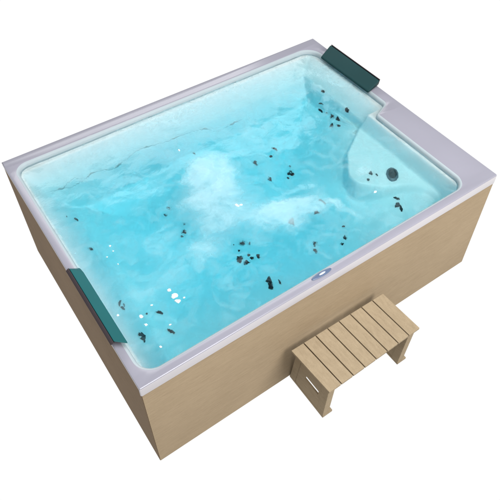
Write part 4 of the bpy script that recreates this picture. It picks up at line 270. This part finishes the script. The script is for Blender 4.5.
# rim lip hanging over the cabinet on the front, right and back
bm=bmesh.new()
def lipside(pts,h):
    prof=[(0.0,H-R_-.0005),(.0015,H-R_-.004),(.0015,H-h+.004),(-.002,H-h),(-.016,H-h)]
    rows=[]
    for (x,y,nx,ny) in pts: rows.append([bm.verts.new((x+nx*d,y+ny*d,z)) for d,z in prof])
    for a,b in zip(rows,rows[1:]):
        for k in range(len(prof)-1):bm.faces.new((a[k],b[k],b[k+1],a[k+1]))
s=.7071
lipside([(.0,.005,-1,0),(.0015,.0015,-s,-s),(.005,.0,0,-1),(L-.009,0,0,-1),(L-.0027,.0027,s,-s),(L,.009,1,0),(L,W-.005,1,0),(L-.0015,W-.0015,s,s),(L-.005,W,0,1)],.058)
T(from_bm('rim_lip',bm,LIP,None,True,35))
bm=bmesh.new();prism(bm,[(-.0005,.006),(.014,.006),(.014,W-.015),(-.0005,W-.015)],H-.016,H-R_-.0005,.001);prism(bm,[(.001,W-.014),(L-.013,W-.014),(L-.013,W),(.001,W)],H-.016,H-R_-.0005,.001);T(from_bm('edge_strip',bm,LIP))
# basin shell as a moulded height field
step=.0066
nx=int((1.965-.02)/step)+1;ny=int((1.45-.02)/step)+1
vs=[];fs=[]
for b in range(ny):
    for a in range(nx):
        x=.02+a*step;y=.02+b*step;vs.append((x,y,floor_z(x,y)))
for b in range(ny-1):
    for a in range(nx-1):
        fs.append((b*nx+a,b*nx+a+1,(b+1)*nx+a+1,(b+1)*nx+a))
me=bpy.data.meshes.new('basin');me.from_pydata(vs,[],fs)
for p in me.polygons:p.use_smooth=True
me.materials.append(SHELL);bas=bpy.data.objects.new('basin',me);COL.objects.link(bas);T(bas)
# jets: each nozzle's dark pieces, raised 4 mm from the shell
for poly in [p for cl in JETS for p in cl]:
    n=len(poly);c=[sum(p[k] for p in poly)/n for k in range(3)]
    v=[(p[0],p[1],p[2]-.003) for p in poly]+[(p[0],p[1],p[2]+.004) for p in poly]+[(p[0]*.8+c[0]*.2,p[1]*.8+c[1]*.2,p[2]*.8+c[2]*.2+.007) for p in poly]
    f=[]
    for k in range(n):
        k2=(k+1)%n
        f.append((k,k2,n+k2,n+k));f.append((n+k,n+k2,2*n+k2,2*n+k))
    f.append(tuple(2*n+k for k in range(n)))
    T(obj('jet',v,f,JET,None,False))
# grey strip painting in a rippled reflection line along the far seat back
for row in REFL:
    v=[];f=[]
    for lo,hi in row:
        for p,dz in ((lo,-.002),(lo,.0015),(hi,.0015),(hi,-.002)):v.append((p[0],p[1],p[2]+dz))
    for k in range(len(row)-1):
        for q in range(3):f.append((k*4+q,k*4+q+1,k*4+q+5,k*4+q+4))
    T(obj('reflection_line',v,f,REFLM,None,True))
# suction cover on the raised seat
def oval(name,cx,cy,z,a,b,rot,h,m,parent=None,seg=40,dome=.3):
    v=[];f=[];rings=[(1,0),(1,h*.5),(.93,h*.85),(.6,h*(1+dome*.6)),(.25,h*(1+dome))]
    for s_,z_ in rings:
        for k in range(seg):
            q=2*math.pi*k/seg;x=a*s_*math.cos(q);y=b*s_*math.sin(q)
            v.append((cx+x*math.cos(rot)-y*math.sin(rot),cy+x*math.sin(rot)+y*math.cos(rot),z+z_))
    for r in range(len(rings)-1):
        for k in range(seg):f.append((r*seg+k,r*seg+(k+1)%seg,(r+1)*seg+(k+1)%seg,(r+1)*seg+k))
    f.append(tuple((len(rings)-1)*seg+k for k in range(seg)))
    return obj(name,v,f,m,parent)
dz=floor_z(1.652,.37)
dc=T(oval('suction_cover',1.650,.368,dz,.050,.031,math.radians(48),.008,DRAIN,dome=.6))
gr=oval('grille',1.650,.368,dz+.0125,.034,.021,math.radians(48),.003,JET,dome=.1);gr.parent=dc
# keypad in the front rim
cx,cy=.890,.026;ang=math.radians(0)
kp=T(oval('control_panel',cx,cy,H+.0005,.054,.012,ang,.003,CTRL,dome=.1))
dp=oval('display',cx+.004,cy,H+.0042,.017,.0045,ang,.0015,LCD,dome=.05);dp.parent=kp
# ------------------------------------------------------------------ water
step=.0075
wx0,wx1,wy0,wy1=.030,1.955,.036,1.428
nx=int((wx1-wx0)/step)+1;ny=int((wy1-wy0)/step)+1
def wave(x,y):
    p=Vector((x*1.0,y*1.0,.3))
    z=.0036*noise.noise(p*4.5)+.0016*noise.noise(p*10+Vector((3,1,0)))+.0004*noise.noise(p*24)
    d=math.hypot(x-.775,y-.86)
    z+=.010*math.exp(-(d/.12)**2)-.010*math.exp(-(math.hypot(x-.745,y-.885)/.03)**2)+.0014*math.cos(d*48)*math.exp(-(d/.2)**2)
    d=math.hypot((x-1.1)*.8,y-.38)
    z+=.007*math.exp(-(d/.13)**2)+.0012*math.cos(d*55)*math.exp(-(d/.2)**2)
    return ZW+z
vs=[];fs=[]
for b in range(ny):
    for a in range(nx):
        x=wx0+(wx1-wx0)*a/(nx-1);y=wy0+(wy1-wy0)*b/(ny-1);vs.append((x,y,wave(x,y)))
for b in range(ny-1):
    for a in range(nx-1):fs.append((b*nx+a,b*nx+a+1,(b+1)*nx+a+1,(b+1)*nx+a))
edge=[a for a in range(nx)]+[b*nx+nx-1 for b in range(1,ny)]+[(ny-1)*nx+a for a in range(nx-2,-1,-1)]+[b*nx for b in range(ny-2,0,-1)]
base=len(vs)
for k in edge:vs.append((vs[k][0],vs[k][1],.25))
n=len(edge)
for k in range(n):fs.append((edge[(k+1)%n],edge[k],base+k,base+(k+1)%n))
fs.append(tuple(base+k for k in range(n))[::-1])
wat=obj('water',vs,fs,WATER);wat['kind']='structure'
for poly in FOAM_GLINT:  # white flecks: floating foam, and some reflected glints painted as solid specks
    n=len(poly);zz=max(wave(*p) for p in poly)
    v=[(x,y,zz-.004) for x,y in poly]+[(x,y,zz+.0004) for x,y in poly];cx=sum(p[0] for p in poly)/n;cy=sum(p[1] for p in poly)/n
    v+=[(cx+(x-cx)*.7,cy+(y-cy)*.7,zz+.0012) for x,y in poly]
    f=[]
    for k in range(n):
        k2=(k+1)%n;f.append((k,k2,n+k2,n+k));f.append((n+k,n+k2,2*n+k2,2*n+k))
    f.append(tuple(2*n+k for k in range(n)))
    obj('foam_glint_fleck',v,f,FOAM_GLINTM,wat)
# ------------------------------------------------------------------ headrest pillows
def cushion(name,quad_lo,quad_hi,m,parent,bev=.008):
    bm=bmesh.new();b=[bm.verts.new(p) for p in quad_lo];t=[bm.verts.new(p) for p in quad_hi]
    bm.faces.new(b[::-1]);bm.faces.new(t)
    for k in range(4):bm.faces.new((b[k],b[(k+1)%4],t[(k+1)%4],t[k]))
    bmesh.ops.recalc_face_normals(bm,faces=bm.faces)
    bmesh.ops.bevel(bm,geom=list(bm.edges),offset=bev,segments=4,affect='EDGES',profile=.6)
    return from_bm(name,bm,m,parent,True,50)
def at(o,root):
    o.parent=root;bpy.context.view_layer.update();o.matrix_parent_inverse=root.matrix_world.inverted()
pr_=empty('headrest_pillow','dark teal headrest cushion on the far right end of the rim','pillow',(1.95,1.08,H),0,'headrest pillows')
zt=H+.055
c=cushion('cushion',[(1.905,.866,H+.001),(2.006,.888,H+.001),(2.004,1.318,H+.001),(1.900,1.288,H+.001)],
 [(1.903,.860,H+.016),(1.990,.868,H+.056),(1.988,1.306,H+.056),(1.898,1.284,H+.016)],PIL,None,.009)
at(c,pr_)
c=cushion('backing',[(2.0075,.892,H+.002),(2.013,.892,H+.002),(2.012,1.312,H+.002),(2.0065,1.312,H+.002)],
 [(1.992,.872,H+.056),(1.998,.872,H+.056),(1.996,1.303,H+.056),(1.990,1.303,H+.056)],PBACK,None,.002);at(c,pr_)
pl_=empty('headrest_pillow','bright teal headrest cushion on the near left end of the rim','pillow',(.03,.42,H),0,'headrest pillows')
zt=H+.045
c=cushion('cushion',[(.014,.235,H+.001),(.052,.215,H+.001),(.052,.65,H+.001),(.014,.66,H+.001)],
 [(.006,.212,H+.044),(.050,.176,H+.036),(.050,.594,H+.036),(.006,.640,H+.044)],PIL2,None,.005);at(c,pl_)
c=cushion('backing',[(-.004,.235,H+.001),(.013,.235,H+.001),(.013,.665,H+.001),(-.004,.665,H+.001)],
 [(-.010,.206,H+.040),(.0055,.204,H+.043),(.0055,.643,H+.043),(-.010,.636,H+.040)],PBACK,None,.003);at(c,pl_)
# ------------------------------------------------------------------ wooden step
st=empty('step_stool','low slatted wooden step standing against the long side of the tub','step stool',(.97,-.17,0))
bpy.context.view_layer.update();sinv=st.matrix_world.inverted()
def S(o):o.parent=st;o.matrix_parent_inverse=sinv;return o
ZT=.335
bl=(.704,-.033);br_=(1.264,-.041);fr=(1.274,-.284);flq=(.718,-.290)
def lerp(a,b,t):return tuple(a[k]+(b[k]-a[k])*t for k in range(len(a)))
for k in range(8):
    ga=.0026;a=k/8;b=(k+1)/8;w=.558
    a+=(ga/w if k else 0);b-=(ga/w if k<7 else 0)
    bm=bmesh.new();prism(bm,[lerp(flq,fr,a),lerp(flq,fr,b),lerp(bl,br_,b),lerp(bl,br_,a)],ZT-.014,ZT,.001)
    S(from_bm('plank',bm,DECK))
def slab_x(bm,poly,xa,xb,bev=.0015):
    a=[bm.verts.new((xa,y,z)) for y,z in poly];b=[bm.verts.new((xb,y,z)) for y,z in poly];n=len(poly)
    fs=[bm.faces.new(a[::-1]),bm.faces.new(b)]
    for k in range(n):fs.append(bm.faces.new((a[k],a[(k+1)%n],b[(k+1)%n],b[k])))
    if bev:bmesh.ops.bevel(bm,geom=list(set(e for f in fs for e in f.edges)),offset=bev,segments=2,affect='EDGES')
zt=ZT-.0145
for xo in (.733,1.222):
    f=lambda d:xo+d
    def sl(name,poly,d0,d1):
        bm=bmesh.new();slab_x(bm,poly,f(d0),f(d1));return S(from_bm(name,bm,DECK))
    # front and rear legs (leaning boards), recessed side board with hand slot, flared foot rail
    sl('leg',[(-.262,.020),(-.222,.020),(-.226,zt),(-.274,zt)],.0,.040)
    sl('leg',[(-.046,.020),(-.006,.020),(-.042,zt),(-.082,zt)],.0,.040)
    bm=bmesh.new();pr=[(.002,.0005),(.062,.0005),(.062,.014),(.052,.0195),(.002,.0195)]
    a_=[bm.verts.new((f(d),-.264,z)) for d,z in pr];b_=[bm.verts.new((f(d),-.001,z)) for d,z in pr]
    fs=[bm.faces.new(a_),bm.faces.new(b_[::-1])]+[bm.faces.new((a_[k],a_[(k+1)%5],b_[(k+1)%5],b_[k])) for k in range(5)]
    bmesh.ops.bevel(bm,geom=list(set(e for q in fs for e in q.edges)),offset=.0012,segments=2,affect='EDGES')
    S(from_bm('foot_rail',bm,DECK))
    # board with a slot
    bm=bmesh.new()
    xa,xb=(f(.003),f(.010))
    za,zb=.020,zt
    outer=[(-.2215,za),(-.0465,za),(-.0825,zb),(-.2255,zb)]
    sa=[(-.210,.152),(-.112,.152),(-.112,.186),(-.210,.186)]
    def vv(x,P):return [bm.verts.new((x,y,z)) for y,z in P]
    for x,o_ in ((xa,0),(xb,1)):
        A=vv(x,outer);B=vv(x,sa)
        for k in range(4):bm.faces.new((A[k],A[(k+1)%4],B[(k+1)%4],B[k]))
        if o_==0:A0,B0=A,B
    for k in range(4):
        bm.faces.new((A0[k],A0[(k+1)%4],A[(k+1)%4],A[k]));bm.faces.new((B0[k],B0[(k+1)%4],B[(k+1)%4],B[k]))
    S(from_bm('side_board',bm,DECK))
# ------------------------------------------------------------------ lights and world
w=bpy.data.worlds.new('World');sc.world=w;w.use_nodes=True
w.node_tree.nodes['Background'].inputs[0].default_value=(.93,.96,1,1);w.node_tree.nodes['Background'].inputs[1].default_value=.30
def area(name,loc,target,size,power,col=(1,1,1),sy=None):
    l=bpy.data.lights.new(name,'AREA');l.shape='RECTANGLE';l.size=size;l.size_y=sy or size;l.energy=power;l.color=col
    o=bpy.data.objects.new(name,l);COL.objects.link(o);o.location=loc
    o.rotation_euler=(Vector(target)-Vector(loc)).to_track_quat('-Z','Y').to_euler();return o
area('key_softbox',(2.0,-3.2,3.6),(1,.3,.4),2.2,230,(1,.985,.96))
area('overhead_softbox',(.7,-.7,5.2),(1,.7,.5),2.4,230,(.96,.98,1))
area('rear_added_light',(2.5,6.2,4.35),(1.1,.8,.6),5.8,175,(.97,.99,1),2.4)  # unseen light, added for pale reflections and glints on the water
# ------------------------------------------------------------------ camera (calibrated on the corners of the tub)
cam=bpy.data.cameras.new('camera');co=bpy.data.objects.new('camera',cam);COL.objects.link(co);sc.camera=co
co.location=(-.25720,-1.11870,2.89460)
from mathutils import Matrix
co.rotation_mode='XYZ';co.rotation_euler=(.74880,-.0112,-.6152)
cam.sensor_width=36;cam.sensor_fit='HORIZONTAL';cam.lens=623.232/500*36
cam.shift_x=-13.1139/500;cam.shift_y=-49.3712/500
cam.clip_end=200
sc.view_settings.view_transform='Standard';sc.view_settings.look='None'
sc.view_settings.exposure=0;sc.view_settings.gamma=1
sc.cycles.max_bounces=14;sc.cycles.transmission_bounces=10;sc.cycles.diffuse_bounces=6
sc.cycles.use_denoising=True;sc.cycles.sample_clamp_indirect=6;sc.cycles.blur_glossy=.5
